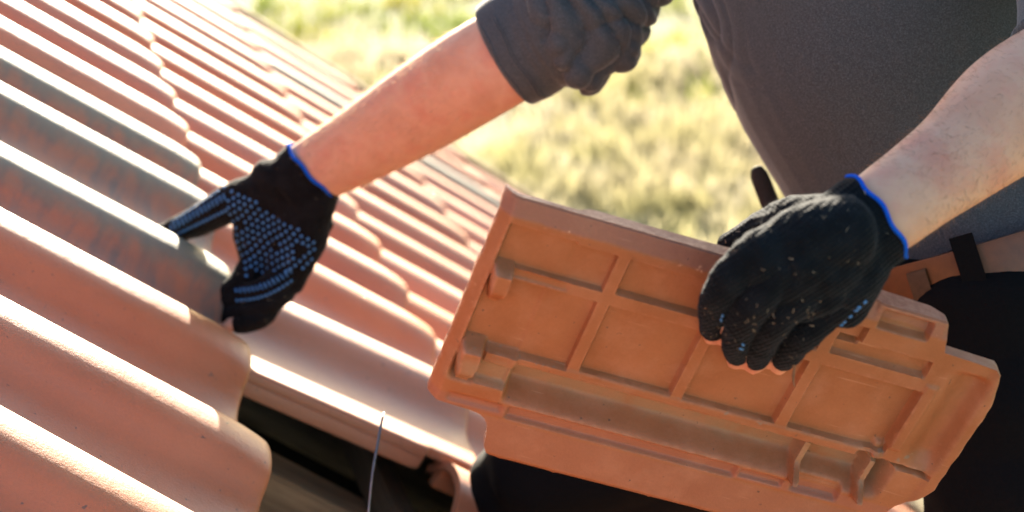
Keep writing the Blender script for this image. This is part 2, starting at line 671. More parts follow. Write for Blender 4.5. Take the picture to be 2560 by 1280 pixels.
# ------------------------------------------------------------------ roof tiles
PROF = np.array([(.066, -.0345), (.062, -.0310), (.054, -.0250), (.045, -.0180), (.036, -.0105), (.027, -.0052), (.018, -.0020), (.009, -.0004),
                 (0, 0), (-.009, -.0004), (-.017, -.0016), (-.025, -.0040), (-.033, -.0085), (-.0405, -.0150), (-.048, -.0220), (-.057, -.0287),
                 (-.068, -.0334), (-.082, -.0362), (-.100, -.0374), (-.120, -.0374), (-.140, -.0366), (-.154, -.0358), (-.163, -.0352), (-.168, -.0358), (-.170, -.0380)])


def roof_tile_mesh(name, fine=True):
    top = catmull(PROF, 2) if fine else PROF
    tang = np.gradient(top, axis=0)
    nrm = np.stack([tang[:, 1], -tang[:, 0]], 1)
    nrm /= np.linalg.norm(nrm, axis=1)[:, None]
    nrm[nrm[:, 1] > 0] *= -1
    xs = [-TL, -TL + .004, -TL + .03, -.30, -.22, -.16, -.10, -.088, -.082, -.06, -.045, -.034, -.025, -.018, -.012, -.007, -.0035, -.0012, 0]
    V, F = [], []
    m = None
    for x in xs:
        d = 0.0042 * max(0, (x + .055) / .055) ** 2.2
        e = max(0, (x + .007) / .007)
        rnd = 0.0035 * (1 - math.sqrt(max(0, 1 - e * e)))
        cut = float(smooth01((x + .089) / .006))
        ring = []
        for (y, z) in top:
            yy, zz = y, z
            if y < -.15:
                q = (-.15 - y) / .02
                yy = y + 0.010 * cut * q
                zz = z - 0.0025 * cut * q
            yy = yy * (1 - 0.03 * max(0, (x + .05) / .05) ** 2)
            ring.append((yy, zz - d * (1.0 if y > -.05 else .55) - rnd))
        yn = -.170 + 0.010 * cut
        zb = -.066 + 0.019 * cut
        for (y, z) in ((yn - .0015, -.0415 - .002 * cut), (yn - .0015, -.0475), (yn + .0005, -.0485), (yn - .0005, -.0500 if cut < .5 else -.0490), (yn - .0005, zb + .0012), (yn + .001, zb),
                       (yn + .011, zb), (yn + .0125, zb + .0015), (yn + .0145, -.0475)):
            ring.append((y, max(z, zb - .001) - d * .5))
        for (y, z), nn in list(zip(top, nrm))[::-1]:
            if y > -.152:
                yy, zz = y + nn[0] * .0095, z + nn[1] * .0095
                ring.append((yy, zz - d * (1.0 if y > -.05 else .55) + rnd * .5))
        m = len(ring)
        V += [(x, y, z) for y, z in ring]
    for j in range(len(xs) - 1):
        for i in range(m):
            a, b = j * m + i, j * m + (i + 1) % m
            F.append((a, b, b + m, a + m))
    F.append(tuple(range(m - 1, -1, -1)))
    F.append(tuple((len(xs) - 1) * m + i for i in range(m)))
    me = bpy.data.meshes.new(name)
    me.from_pydata([tuple(map(float, v)) for v in V], [], F)
    bm = bmesh.new()
    bm.from_mesh(me)
    bmesh.ops.recalc_face_normals(bm, faces=bm.faces)
    bm.to_mesh(me)
    bm.free()
    me.polygons.foreach_set('use_smooth', [True] * len(me.polygons))
    me.set_sharp_from_angle(angle=math.radians(38))
    me.materials.append(M['clay'])
    return me


ROOF = empty('tiled_roof', rp(2, 5, -0.3), 'pitched roof of pink clay pantiles with a gap where tiles are missing', 'roof')
tile_me = roof_tile_mesh('roof_tile')
LIFT = 0.0132


# tiles lifted loose along the near side: drop of head and tail (m) and sideways gap (m), per column
LOOSE = {2: (.0125, .0165, .012), 1: (.023, .033, .038), 0: (.032, .050, .068), -1: (.037, .072, .098), -2: (.04, .085, .128),
         -3: (.045, .095, .158), -4: (.05, .10, .188)}


SPECIAL = {(0, 2): (.0115, .0145, .030, -.004), (1, 2): (.022, .004, .0, .0), (2, 2): (.004, .004, .0, .0)}


def put_tile(c, k, mat=None, label=None, jit=True):
    o = bpy.data.objects.new('roof_tile', tile_me)
    COL.objects.link(o)
    hd, tl, sh = 0.0, 0.0, 0.0
    du = 0.0
    if k in LOOSE:
        hd, tl, sh = LOOSE[k]
        du = .005 if (c == 0 and k == 1) else 0.0
        if c != 0:
            tl = hd = (hd + tl) / 2
    if (c, k) in SPECIAL:
        hd, tl, sh, du = SPECIAL[(c, k)]
    jx, jy, jr = (random.uniform(-.003, .003), random.uniform(-.0015, .0015), random.uniform(-.004, .004)) if jit else (0, 0, 0)
    tail = rp(c, k, -tl) + U * (jx + du) + Vv * (jy - sh)
    head = rp(c - TL / L, k, -hd - LIFT * TL / L) + U * (jx + du) + Vv * (jy - sh)
    x = tail - head
    x /= np.linalg.norm(x)
    x = x + Vv * jr
    roll = 0.0
    if sh:
        roll = math.radians({2: 3 if c == 0 else 0}.get(k, 8 if c == 0 else 4))
    y = Vv * math.cos(roll) + N * math.sin(roll)
    y = y - x * (x @ y) / (x @ x)
    y /= np.linalg.norm(y)
    x /= np.linalg.norm(x)
    z = np.cross(x, y)
    mt = Matrix(((x[0], y[0], z[0], tail[0]), (x[1], y[1], z[1], tail[1]), (x[2], y[2], z[2], tail[2]), (0, 0, 0, 1)))
    o.matrix_world = mt
    o.matrix_basis = mt
    child(o, ROOF)
    if mat:
        o.material_slots[0].link = 'OBJECT'
        o.material_slots[0].material = mat
    if label:
        o['label'] = label
    return o


GAP = {(1, 1), (1, 0), (1, -1), (1, -2)}
GREY = {(0, 2): 'grey lichen stained roof tile lifted by the gloved hand', (0, 3): 'grey lichen stained roof tile', (0, 4): 'grey lichen stained roof tile',
        (2, 12): 'grey weathered roof tile', (3, 12): 'grey weathered roof tile'}
for c in range(-2, 7):
    for k in range(-5, 15):
        if (c, k) in GAP:
            continue
        if (c, k) in GREY:
            put_tile(c, k, M['lichen'], GREY[(c, k)])
        else:
            put_tile(c, k)


def beam(name, c, ax, hx, ay, hy, az, hz, mat, parent=ROOF, bev=0.003):
    """timber with eased edges, local x along its length"""
    bm = bmesh.new()
    bmesh.ops.create_cube(bm, size=2)
    for v in bm.verts:
        v.co = Vector((v.co.x * hx, v.co.y * hy, v.co.z * hz))
    bmesh.ops.bevel(bm, geom=bm.edges[:], offset=bev, segments=2, affect='EDGES')
    me = bpy.data.meshes.new(name)
    bm.to_mesh(me)
    bm.free()
    me.materials.append(mat)
    o = bpy.data.objects.new(name, me)
    COL.objects.link(o)
    mt = Matrix(((ax[0], ay[0], az[0], c[0]), (ax[1], ay[1], az[1], c[1]), (ax[2], ay[2], az[2], c[2]), (0, 0, 0, 1)))
    o.matrix_basis = mt
    if parent is not None:
        child(o, parent)
    return o


kc, kl = 4.5, 10.4 * W
for c in range(-2, 7):
    beam('batten', rp(c - 1.17, kc - .6, -.145), Vv, kl - .13, -U, .02, N, .0175, M['board'])
KR = on_roof(765, 1200, -.165)[1]
for kr in (-4.3, KR, 4.0, 7.6, 11.2, 14.6):
    beam('rafter', rp(2.2, kr, -.225), U, 5.0 * L, Vv, .035, N, .06, M['wood'])
beam('dark_gap_backing', rp(2.2, kc, -.40), U, 5.0 * L, Vv, kl, N, .006, M['gap_dark'])  # black sheet added under the roof so the gap looks dark
beam('barge_board', rp(2.2, 14.6, -.078), U, 5.1 * L, Vv, .014, N, .075, M['board'])
beam('fascia_board', rp(6.9, kc, -.15), Vv, kl, -U, .014, N, .10, M['board'])
# house walls below
e0 = rp(6.5, 14.3, -.4)
e1 = rp(6.5, -5, -.4)
for a, b in ((e0, e1),):
    mid = (a + b) / 2
    d = (b - a)
    ln = np.linalg.norm(d)
    d /= ln
    hgt = mid[2] - 0.05
    beam('wall', (mid[0], mid[1], hgt / 2), d, ln / 2, np.array([-d[1], d[0], 0]), .12, np.array([0, 0, 1.0]), hgt / 2, M['wall'])
g0 = rp(-2.4, 14.3, -.4)
gv = [np.array([e0[0], e0[1], 0]), np.array([g0[0], g0[1], 0]), g0, e0]
off = Vv * .2
mesh_obj('wall', [q for q in gv] + [q - off for q in gv], [(0, 1, 2, 3), (7, 6, 5, 4), (0, 4, 5, 1), (1, 5, 6, 2), (2, 6, 7, 3), (3, 7, 4, 0)], M['wall'], ROOF, smooth=False)


# ------------------------------------------------------------------ the tile in the hand
HD = 1.15
HS = 0.95e-3 * HD / 1.15
_l = np.array([1, .28, .2]); _l /= np.linalg.norm(_l)
_t = np.array([-.41, .975, .686]); _t -= _l * (_l @ _t); _t /= np.linalg.norm(_t)
HL, HT = dirw(_l), dirw(_t)
HN = dirw(-np.cross(_l, _t))                    # underside normal, towards the viewer
HO = px(1270, 485, HD)


def on_tile(x, y, h=0.0):
    d = ray(x, y)
    s = np.linalg.solve(np.array([HL, HT, -d]).T, -(HO + h * HN - CAM))
    return CAM + d * s[2]


def step(v, a, w=1.4):
    return smooth01((v - a) / w + .5)


def band(v, a, b, w=1.8):
    return step(v, a, w) * (1 - step(v, b, w))


def rect(x, y, x0, x1, y0, y1, w=2.0, r=0.0):
    return band(x, x0, x1, w) * band(y, y0, y1, w)


def underside(x, y):
    """height of the moulded underside (mm) over x along the tile, y across it"""
    h = np.zeros_like(x)
    # bevel along the top rim and head
    h += -6.5 * np.clip(1 - (y - 4.5) / 13.5, 0, 1) * (y < 24)
    h -= 1.2 * (y < 4.6) * (x > 6)
    h += -7 * (1 - smooth01((x - 0) / 10)) * (y < 200)
    # panels between the ribs
    D = 6.0
    for x0, x1 in ((106, 181), (192, 270), (282, 367)):
        h -= D * rect(x, y, x0, x1, 71, 137, 1.8)
    h -= D * rect(x, y, 55, 95, 71, 139, 1.8)
    h -= (D + .8) * rect(x, y, 11, 55, 71, 139, 1.8)
    for x0, x1 in ((106, 181), (192, 270)):
        h -= D * rect(x, y, x0, x1, 26, 58, 1.8)
    h -= D * rect(x, y, 62, 95, 26, 60, 1.8)
    h -= (D - .5) * rect(x, y, 11, 62, 24, 60, 1.8)
    h -= D * rect(x, y, 282, 362, 42, 57, 1.8)
    h -= D * rect(x, y, 282, 300, 27, 46, 1.8)
    h -= 1.5 * rect(x, y, 26, 70, 61, 68, 2)
    # boxed recess at the tail end of the rim
    h -= 8 * rect(x, y, 306, 347, 9, 23, 4)
    h += 3.5 * rect(x, y, 300, 358, -5, 30, 4) * np.clip(1 - (y - 4.5) / 13.5, 0, 1)
    # drip trough at the tail
    tr = smooth01((x - 378) / 22) * (1 - smooth01((x - 404) / 14))
    h -= 10 * tr * smooth01((y - 40) / 10) * (1 - smooth01((y - 128) / 22))
    h += 3 * smooth01((x - 408) / 8) * (y > 30)
    h += 2.0 * rect(x, y, 368, 378, 62, 131, 3)
    h -= 3.0 * smooth01((x - 340) / 28) * (1 - smooth01((x - 367) / 1.5)) * band(y, 72, 140, 4)
    # the hollow of the roll
    f = smooth01((y - 146.5) / 5) * (1 - smooth01((y - 172) / 16))
    ends = smooth01((x - 56) / 6) * (1 - smooth01((x - 372) / 14))
    h -= 22 * f * ends
    h -= 11 * rect(x, y, 12, 57, 152, 174, 8)
    h += 6 * rect(x, y, 30, 56, 138, 176, 3) * .6
    # cross ribs in the hollow
    for xc, hh in ((309, 15), (366, 17)):
        h += hh * band(x, xc - 4, xc + 4, 3.5) * band(y, 150, 187, 6)
    # channel beside the roll, then the lapping flange
    h -= 4.6 * rect(x, y, 66, 262, 190, 201, 4)
    h -= 3.6 * rect(x, y, 266, 303, 191, 198, 3)
    h -= 6 * rect(x, y, 312, 352, 184, 198, 5)
    h += 6 * np.clip((y - 203) / 32, 0, 1)
    h -= 5 * smooth01((y - 235.5) / 7)
    h -= 2.5 * rect(x, y, 16, 60, 190, 197, 4)
    # keyway at the tail end
    yy = y - (x - 347) * .075
    h -= 9 * band(x, 347, 413, 3) * band(yy, 143, 146.5, 1.8)
    h -= 7 * band(x, 347, 358, 3) * band(yy, 141, 149, 2)
    h += 4 * band(x, 358, 366, 5) * band(y, 131, 143, 5)
    h += 2.0 * band(x, 50, 350, 3) * band(y, 138.5, 146, 2.5) * .5
    return h


def held_tile():
    root = empty('clay_tile', HO, 'orange clay tile held underside out with moulded ribs and two lugs', 'roof tile')
    rows = np.unique(np.round(np.concatenate([np.array([4.0, 4.5, 5.0]), np.arange(5.4, 243, 1.35), np.arange(22, 36, .6), np.arange(198, 208, .6), [242.5]]), 3))
    keep = [rows[0]]
    for r_ in rows[1:]:
        if r_ - keep[-1] > .42:
            keep.append(r_)
    rows = np.array(keep)
    nc = 320
    LB = np.array([(4, 1.2), (6, .3), (10, 0), (196, 0), (199, 1), (200.5, 8), (201.5, 24), (202.5, 40), (204, 46), (207, 51), (212, 54.5), (222, 57), (230, 58), (236, 62), (239.5, 68), (242.5, 76)])
    RB = np.array([(4, 356), (5.5, 358.5), (8, 359.5), (20, 363), (26, 365), (29.3, 366.5), (30.2, 390), (31.0, 413), (34, 417), (50, 421), (65, 425), (160, 424), (168, 420), (177, 413), (188, 403), (205, 396), (225, 393), (242.5, 391)])
    top_th = lambda x: np.interp(x, [0, 50, 57, 66, 78, 130, 160, 295, 306, 345, 353, 360], [9, 10.5, 13, 18, 18.5, 18.5, 19.5, 24.5, 23, 20, 15, 11])
    X, Y = [], []
    for y in rows:
        x0 = np.interp(y, LB[:, 0], LB[:, 1])
        x1 = np.interp(y, RB[:, 0], RB[:, 1])
        n0, n2 = 56, 64
        X.append(np.concatenate([np.linspace(x0, 76, n0, endpoint=False), np.linspace(76, 338, nc - n0 - n2, endpoint=False), np.linspace(338, x1, n2)]))
        Y.append(np.full(nc, y))
    X, Y = np.array(X), np.array(Y)
    # slightly uneven, worn outline
    jag = np.vectorize(lambda a, b: noise.noise(Vector((a * .07, b * .07, 1.7))))(X, Y)
    H = underside(X, Y)
    H += .25 * jag
    edge = np.zeros_like(X)
    edge[:, 0] = edge[:, -1] = 1
    edge[-1, :] = 1
    H -= edge * 1.2
    X = X + edge * jag * 1.2
    Y[-1, :] += jag[-1, :] * 1.5 + np.vectorize(lambda a: noise.noise(Vector((a * .3, 0, 5))))(X[-1, :]) * .8
    R, C = X.shape
    V = []
    for j in range(R):
        for i in range(C):
            V.append((X[j, i], Y[j, i], H[j, i]))
    # outer (weather) face
    th = 11.5
    for j in range(R):
        for i in range(C):
            y, x = Y[j, i], X[j, i]
            roll = 24 * math.exp(-((y - 166) / 24.0) ** 2)
            t0 = th + roll - 6 * float(smooth01((y - 195) / 30))
            tt = float(top_th(x)) + .5 * noise.noise(Vector((x * .05, 2, 2)))
            q = float(smooth01(1 - (y - 4) / 10))
            t0 = t0 * (1 - q) + tt * q
            if x < 8:
                t0 = min(t0, 6 + x)
            V.append((x, y, min(-t0, H[j, i] - 5)))
    F = []
    o2 = R * C
    for j in range(R - 1):
        for i in range(C - 1):
            a = j * C + i
            F.append((a, a + 1, a + C + 1, a + C))
            F.append((o2 + a, o2 + a + C, o2 + a + C + 1, o2 + a + 1))
    loop = [i for i in range(C)] + [j * C + C - 1 for j in range(1, R)] + [(R - 1) * C + i for i in range(C - 2, -1, -1)] + [j * C for j in range(R - 2, 0, -1)]
    for q in range(len(loop)):
        a, b = loop[q], loop[(q + 1) % len(loop)]
        F.append((b, a, o2 + a, o2 + b))
    V = np.array(V) * HS
    frame = Matrix([[HL[i], HT[i], HN[i], HO[i]] for i in range(3)] + [[0, 0, 0, 1]])
    o = mesh_obj('tile_body', V, F, M['clay_held'], None, True, 42)
    o.matrix_basis = frame
    child(o, root)

    # hanging lugs
    def lug(x0, x1, y0, y1, hh, slope):
        nx, ny = 16, 22
        Vs, Fs = [], []
        for j in range(ny + 1):
            for i in range(nx + 1):
                a, b = i / nx, j / ny
                wx = x0 + (x1 - x0) * a
                wy = y0 + (y1 - y0) * b
                prof = smooth01(b / .18) * (1 - .75 * smooth01((b - slope) / (1.02 - slope)))
                side = smooth01(a / .22) * (1 - smooth01((a - .82) / .18))
                pinch = 1 - .35 * smooth01((b - .3) / .7)
                wx = (x0 + x1) / 2 + (wx - (x0 + x1) / 2) * pinch + 3 * b
                Vs.append((wx, wy, -7 + (hh + 7) * float(prof) * float(side)))
        for j in range(ny):
            for i in range(nx):
                a = j * (nx + 1) + i
                Fs.append((a, a + 1, a + nx + 2, a + nx + 1))
        nb = len(Vs)
        Vs += [(v[0], v[1], -9) for v in Vs[:nb]]
        lp = [i for i in range(nx + 1)] + [j * (nx + 1) + nx for j in range(1, ny + 1)] + [ny * (nx + 1) + i for i in range(nx - 1, -1, -1)] + [j * (nx + 1) for j in range(ny - 1, 0, -1)]
        for q in range(len(lp)):
            a, b = lp[q], lp[(q + 1) % len(lp)]
            Fs.append((b, a, nb + a, nb + b))
        Vs = np.array(Vs) * HS
        n = mesh_obj('lug', Vs, Fs, M['clay_held'], None, True, 50)
        n.matrix_basis = frame
        child(n, root)
    lug(8, 28, 57, 95, 12, .55)
    lug(7, 30, 132, 176, 12, .60)
    return root


held_tile()

# ------------------------------------------------------------------ the roofer
MAN = empty('person', px(2480, 760, 1.65), 'roofer in grey shirt, black trousers and black gloves reaching for a tile', 'person')

body = MB()
shirt = MB()
trou = MB()
glove_r = MB()      # hand reaching to the roof
glove_l = MB()      # hand holding the tile

vd = dirw([0, 0, 1.0])
# --- far arm
wr = px(790, 425, 1.88)
fa = [px(700, 490, 1.895), wr, px(905, 360, 1.855), px(1060, 265, 1.80), px(1230, 160, 1.73), px(1420, 60, 1.70)]
body.tube(fa, [.034, .0375, .043, .0495, .0505, .046], side=vd, ratio=.82, n=24)
# --- near arm
wl = px(2195, 540, 1.155)
na = [px(2165, 562, 1.152), wl, px(2300, 462, 1.18), px(2400, 388, 1.20), px(2545, 268, 1.23), px(2740, 145, 1.27)]
body.tube(na, [.024, .0300, .0325, .0365, .046, .046], side=vd, ratio=.85, n=24)

# --- torso
tor = [px(2490, 760, 1.66), px(2440, 560, 1.66), px(2360, 330, 1.66), px(2250, 60, 1.66), px(2160, -220, 1.66), px(2095, -430, 1.66)]
tr_ = [.165, .158, .158, .165, .165, .12]
body.tube(tor, [q - .012 for q in tr_], side=vd, ratio=[1.15, 1.05, 1.0, 1.05, 1.15, 1.2], n=32)
neck = [px(2090, -430, 1.66), px(2010, -560, 1.66), px(1960, -660, 1.65)]
body.tube(neck, [.075, .06, .06], n=20)
head_c = px(1900, -790, 1.64)
body.tube([px(1960, -640, 1.64), px(1930, -760, 1.64), px(1890, -900, 1.64)], [.07, .088, .082], side=vd, ratio=.82, n=28, cap=.8)
body.tube([px(1820, -700, 1.64), px(1880, -720, 1.64)], [.035, .05], n=16)          # jaw
body.tube([px(1775, -800, 1.64), px(1800, -770, 1.64), px(1860, -790, 1.64)], [.009, .016, .02], n=10)   # nose
for s in (-1, 1):
    body.tube([px(1960, -800, 1.64 + s * .075), px(1965, -760, 1.64 + s * .078)], [.02, .013], side=vd, ratio=.5, n=10)   # ears

# upper arms
sh_f = px(2010, -330, 1.80)
sh_n = px(2430, -360, 1.47)
ua_f = [px(1420, 55, 1.70), px(1535, -92, 1.72), px(1700, -225, 1.76), sh_f, px(2100, -330, 1.70)]
body.tube(ua_f, [.046, .047, .05, .058, .06], n=20)
ua_n = [px(2740, 145, 1.27), px(2700, -150, 1.36), sh_n, px(2150, -330, 1.60)]
body.tube(ua_n, [.044, .05, .058, .06], n=20)

# --- legs: both knees on the tiles
hip_f, hip_n = px(2430, 790, 1.74), px(2520, 800, 1.56)


def roof_pt(a, k, h):
    return rp(a, k, h)


kn_f = px(1330, 1190, 1.80)
kn_n = px(2560, 1560, 1.50)
ft_f = px(1620, 1560, 2.0)
ft_n = px(3000, 1900, 1.75)
leg_f = [hip_f, px(1900, 1010, 1.77), kn_f]
leg_n = [hip_n, px(2560, 1150, 1.52), kn_n]
for lg, ft in ((leg_f, ft_f), (leg_n, ft_n)):
    body.tube(lg, [.085, .075, .055], n=20)
    body.tube([lg[-1], (lg[-1] + ft) / 2, ft], [.055, .05, .035], n=16)
    trou.tube(lg, [.118, .098, .075], n=28)
    trou.tube([lg[-1], (lg[-1] + ft) / 2, ft], [.074, .07, .058], n=24)
trou.tube([px(2474, 672, 1.66), px(2486, 780, 1.66), px(2510, 900, 1.66)], [.170, .170, .13], side=vd, ratio=1.15, n=32, cap=.3)
for ft, kn in ((ft_f, kn_f), (ft_n, kn_n)):
    d = ft - kn
    d /= np.linalg.norm(d)
    body.tube([ft, ft + d * .06], [.035, .03], n=14)

# --- gloves: near hand over the rim of the held tile
T = on_tile
fingers_l = [
    ([T(1880, 640, .046), T(1812, 712, .050), T(1786, 778, .034), T(1782, 822, .014)], [.0145, .0128, .0112, .0092]),
    ([T(1962, 668, .052), T(1878, 765, .056), T(1846, 838, .038), T(1842, 884, .014)], [.0145, .0132, .0118, .0098]),
    ([T(2035, 705, .050), T(1946, 792, .054), T(1905, 858, .036), T(1890, 898, .014)], [.0142, .0128, .0112, .0092]),
    ([T(2098, 748, .042), T(2020, 826, .044), T(1980, 872, .030), T(1958, 902, .014)], [.0135, .0118, .0102, .0085]),
]
WL = wl
cl_ = px(2192, 543, 1.155)
ax_l = dirw([.83, -.555, .04])
glove_l2, glove_r2 = MB(), MB()
for q_, (f, r) in enumerate(fingers_l):
    gl = (glove_l, glove_l2)[q_ % 2]
    gl.tube(f, r, n=20, sub=8)
    td = (f[-1] - f[-2]) / np.linalg.norm(f[-1] - f[-2])
    body.tube(f + [f[-1] + td * .017], [r[0] - .004, r[1] - .0042, r[2] - .0038, r[3] - .0014] + [r[-1] - .0018], n=14, sub=6)
    mcp = f[0]
    ws = cl_ - ax_l * .012
    glove_l.tube([ws * .92 + mcp * .08, ws * .62 + mcp * .38 + HN * .002, ws * .32 + mcp * .68 + HN * .003, mcp], [.0265, .0255, .0225, .0172], n=20, cap=.3)
    body.tube([WL, mcp], [.022, .0125], n=14)
# heel of the hand and the back
for (x0, y0, x1, y1, hh) in ((1915, 655, 1866, 700, .049), (1990, 688, 1930, 755, .052), (2058, 728, 1998, 780, .047)):
    m0, m1 = T(x0, y0, hh), T(x1, y1, hh - .002)
    glove_l.tube([WL * .55 + m0 * .45, m0, m1], [.022, .0160, .0095], n=16, cap=.6)
glove_l.tube([px(2150, 618, 1.155), T(2130, 690, .030), T(2108, 772, .034)], [.026, .0225, .017], n=18)
glove_l.tube([T(2120, 580, .03), T(2000, 610, .036), T(1900, 640, .036)], [.027, .026, .016], n=18)
glove_l.tube([cl_, cl_ - ax_l * .012, cl_ - ax_l * .035], [.0345, .0345, .0335], side=vd, ratio=.85, n=28, cap=.04)
thumb_l = [T(2090, 560, .010), T(1985, 548, -.012), T(1900, 575, -.036), T(1820, 620, -.036)]
glove_l.tube(thumb_l, [.022, .0165, .0125, .0105], n=16)
body.tube(thumb_l, [.018, .0125, .010, .0085], n=14)

# far hand: thumb over, fingers under the lifted grey tile
fingers_r = [
    ([px(645, 640, 1.905), px(606, 700, 1.885), px(580, 728, 1.88), px(552, 742, 1.90)], [.0165, .0150, .0135, .012]),
    ([px(738, 668, 1.885), px(676, 716, 1.868), px(616, 738, 1.868), px(560, 752, 1.885)], [.0160, .0145, .0130, .012]),
    ([px(720, 705, 1.89), px(672, 757, 1.868), px(616, 778, 1.866), px(562, 786, 1.88)], [.0155, .0138, .0124, .0112]),
    ([px(695, 730, 1.895), px(658, 787, 1.868), px(624, 806, 1.862), px(594, 812, 1.862)], [.0145, .0126, .0114, .0102]),
]
for q_, (f, r) in enumerate(fingers_r):
    gl = (glove_r, glove_r2)[q_ % 2]
    gl.tube(f, r, n=20, sub=8)
    tipd = f[-1] - f[-2]
    tipd /= np.linalg.norm(tipd)
    body.tube(f + [f[-1] + tipd * .014], [q - .0025 for q in r] + [r[-1] - .003], n=14, sub=6)
    glove_r.tube([wr * .8 + f[0] * .2, wr * .45 + f[0] * .55, f[0]], [.032, .028, .020], n=18)
    body.tube([wr, f[0]], [.026, .012], n=14)
thumb_r = [px(660, 488, 1.885), px(580, 507, 1.895), px(500, 550, 1.92), px(412, 588, 1.965)]
glove_r.tube(thumb_r, [.028, .0225, .0185, .014], n=18)
body.tube(thumb_r, [.02, .014, .012, .010], n=14)
glove_r.tube([px(690, 445, 1.88), px(640, 560, 1.90), px(640, 640, 1.915)], [.028, .026, .02], n=18)
glove_r.tube([px(760, 510, 1.885), px(752, 590, 1.887), px(722, 672, 1.885)], [.031, .031, .022], n=18)
cr_ = px(782, 428, 1.88)
ax_r = dirw([.74, -.66, -.12])
glove_r.tube([cr_, cr_ - ax_r * .015, cr_ - ax_r * .035], [.0400, .0410, .041], side=vd, ratio=.82, n=28, cap=.04)
glove_r.tube([px(820, 560, 1.89), px(790, 600, 1.89)], [.008, .008], n=10)

BODY = body.remesh('body', M['skin'], 0.0036, MAN, 3)


def knit_disp(co, no):
    out = np.zeros(len(co))
    for i, c in enumerate(co):
        out[i] = 0.0011 * noise.noise(Vector(c * 60)) + 0.0005 * noise.noise(Vector(c * 190))
    return out


axr = dirw([.55, .83, 0.0])
axl = dirw([.60, .80, 0.1])
M['knit_r'] = knit_mat('black_knit', (0.0050, 0.0052, 0.0058), axr, .0042, dirw([.83, -.55, 0]))
M['knit_l'] = knit_mat('black_blue_knit', (0.0038, 0.0056, 0.0074), axl, .0034, dirw([.8, -.6, 0]))


def two_layer(a, b, mat, vox):
    o = a.remesh('glove', mat, vox, None, 3, knit_disp)
    p = b.remesh('glove_part', mat, vox, None, 3, knit_disp)
    bm = bmesh.new()
    bm.from_mesh(o.data)
    bm.from_mesh(p.data)
    bm.to_mesh(o.data)
    bm.free()
    bpy.data.objects.remove(p)
    o.data.polygons.foreach_set('use_smooth', [True] * len(o.data.polygons))
    return child(o, MAN)


GR = two_layer(glove_r, glove_r2, M['knit_r'], 0.0021)
GL = two_layer(glove_l, glove_l2, M['knit_l'], 0.0018)
GR['label'] = 'black knit glove with blue grip dots on the palm, fingers under the grey tile'
GL['label'] = 'black knit glove seen from the back gripping the held tile'


def ring(center, axis, r, ratio, side, thick, name, mat, parent):
    mb = MB()
    axis = axis / np.linalg.norm(axis)
    s = side - axis * (axis @ side)
    s /= np.linalg.norm(s)
    b = np.cross(axis, s)
    n, m = 64, 8
    for i in range(n):
        a = 2 * math.pi * i / n
        d = s * math.cos(a) * ratio + b * math.sin(a)
        c = center + d * r * (1 + .012 * math.sin(5 * a)) + axis * .0012 * math.sin(7 * a)
        dn = d / np.linalg.norm(d)
        for j in range(m):
            q = 2 * math.pi * j / m
            mb.V.append(c + dn * math.cos(q) * thick * .8 + axis * math.sin(q) * thick)
    for i in range(n):
        for j in range(m):
            mb.F.append((i * m + j, i * m + (j + 1) % m, ((i + 1) % n) * m + (j + 1) % m, ((i + 1) % n) * m + j))
    return mb.build(name, mat, parent)


cr = px(782, 428, 1.88)
ring(cr, dirw([.74, -.66, -.12]), .0402, .84, vd, .0021, 'cuff_trim', M['trim'], GR)
cl = px(2192, 543, 1.155)
ring(cl, dirw([.83, -.555, .04]),   .0343, .86, vd, .0016, 'cuff_trim', M['trim'], GL)


def bvh_of(o):
    me = o.data
    m = wm(o)
    return BVHTree.FromPolygons([m @ v.co for v in me.vertices], [tuple(p.vertices) for p in me.polygons])


def dots(o, pts, w, name):
    """small raised rubber dots pressed on a glove where the listed rays meet it"""
    bvh = bvh_of(o)
    V, F, seen = [], [], []
    w_all = w
    for (x, y, ang, asp) in pts:
        w = w_all * (.55 if asp > 1.5 else 1.0)
        asp = asp * 1.7 if asp > 1.5 else asp
        hit, nrm, _, _ = bvh.ray_cast(Vector(CAM), Vector(ray(x, y)))
        if hit is None:
            continue
        n = np.array(nrm)
        if n @ ray(x, y) > -.22 or any(np.linalg.norm(np.array(hit) - q) < w * 2.1 for q in seen):
            continue
        seen.append(np.array(hit))
        d = dirw([math.cos(ang), math.sin(ang), 0])
        a = d - n * (n @ d)
        a /= np.linalg.norm(a)
        b = np.cross(n, a)
        c = np.array(hit)
        i0 = len(V)
        for r, z in ((1.0, -.0004), (.92, .0005), (.6, .0009)):
            for q in range(8):
                t = 2 * math.pi * (q + .5) / 8
                sx = math.copysign(abs(math.cos(t)) ** .6, math.cos(t))
                sy = math.copysign(abs(math.sin(t)) ** .6, math.sin(t))
                V.append(c + a * sx * w * asp * r + b * sy * w * r + n * z)
        for rr in range(2):
            for q in range(8):
                F.append((i0 + rr * 8 + q, i0 + rr * 8 + (q + 1) % 8, i0 + rr * 8 + 8 + (q + 1) % 8, i0 + rr * 8 + 8 + q))
        F.append(tuple(i0 + 16 + q for q in range(8)))
    g = mesh_obj(name, V, F, M['dots'], o)
    g['kind'] = 'stuff'
    return g


pts = []
# palm field, in slightly curving rows
for r in range(15):
    for c in range(17):
        x = 560 + c * 16.5 + r * 4.5 + 3 * math.sin(r * 1.3 + c)
        y = 468 + r * 17 + c * 8.2 + 3 * math.sin(c * .9)
        lim_top = 462 + max(0, x - 570) * .62
        if y < lim_top or y > 700 + (x - 560) * -.12 or x > 800 - max(0, y - 600) * .4 or x < 556 + max(0, y - 560) * .12:
            continue
        if random.random() < .04:
            continue
        pts.append((x, y, .45 + random.uniform(-.15, .15), 1.0))
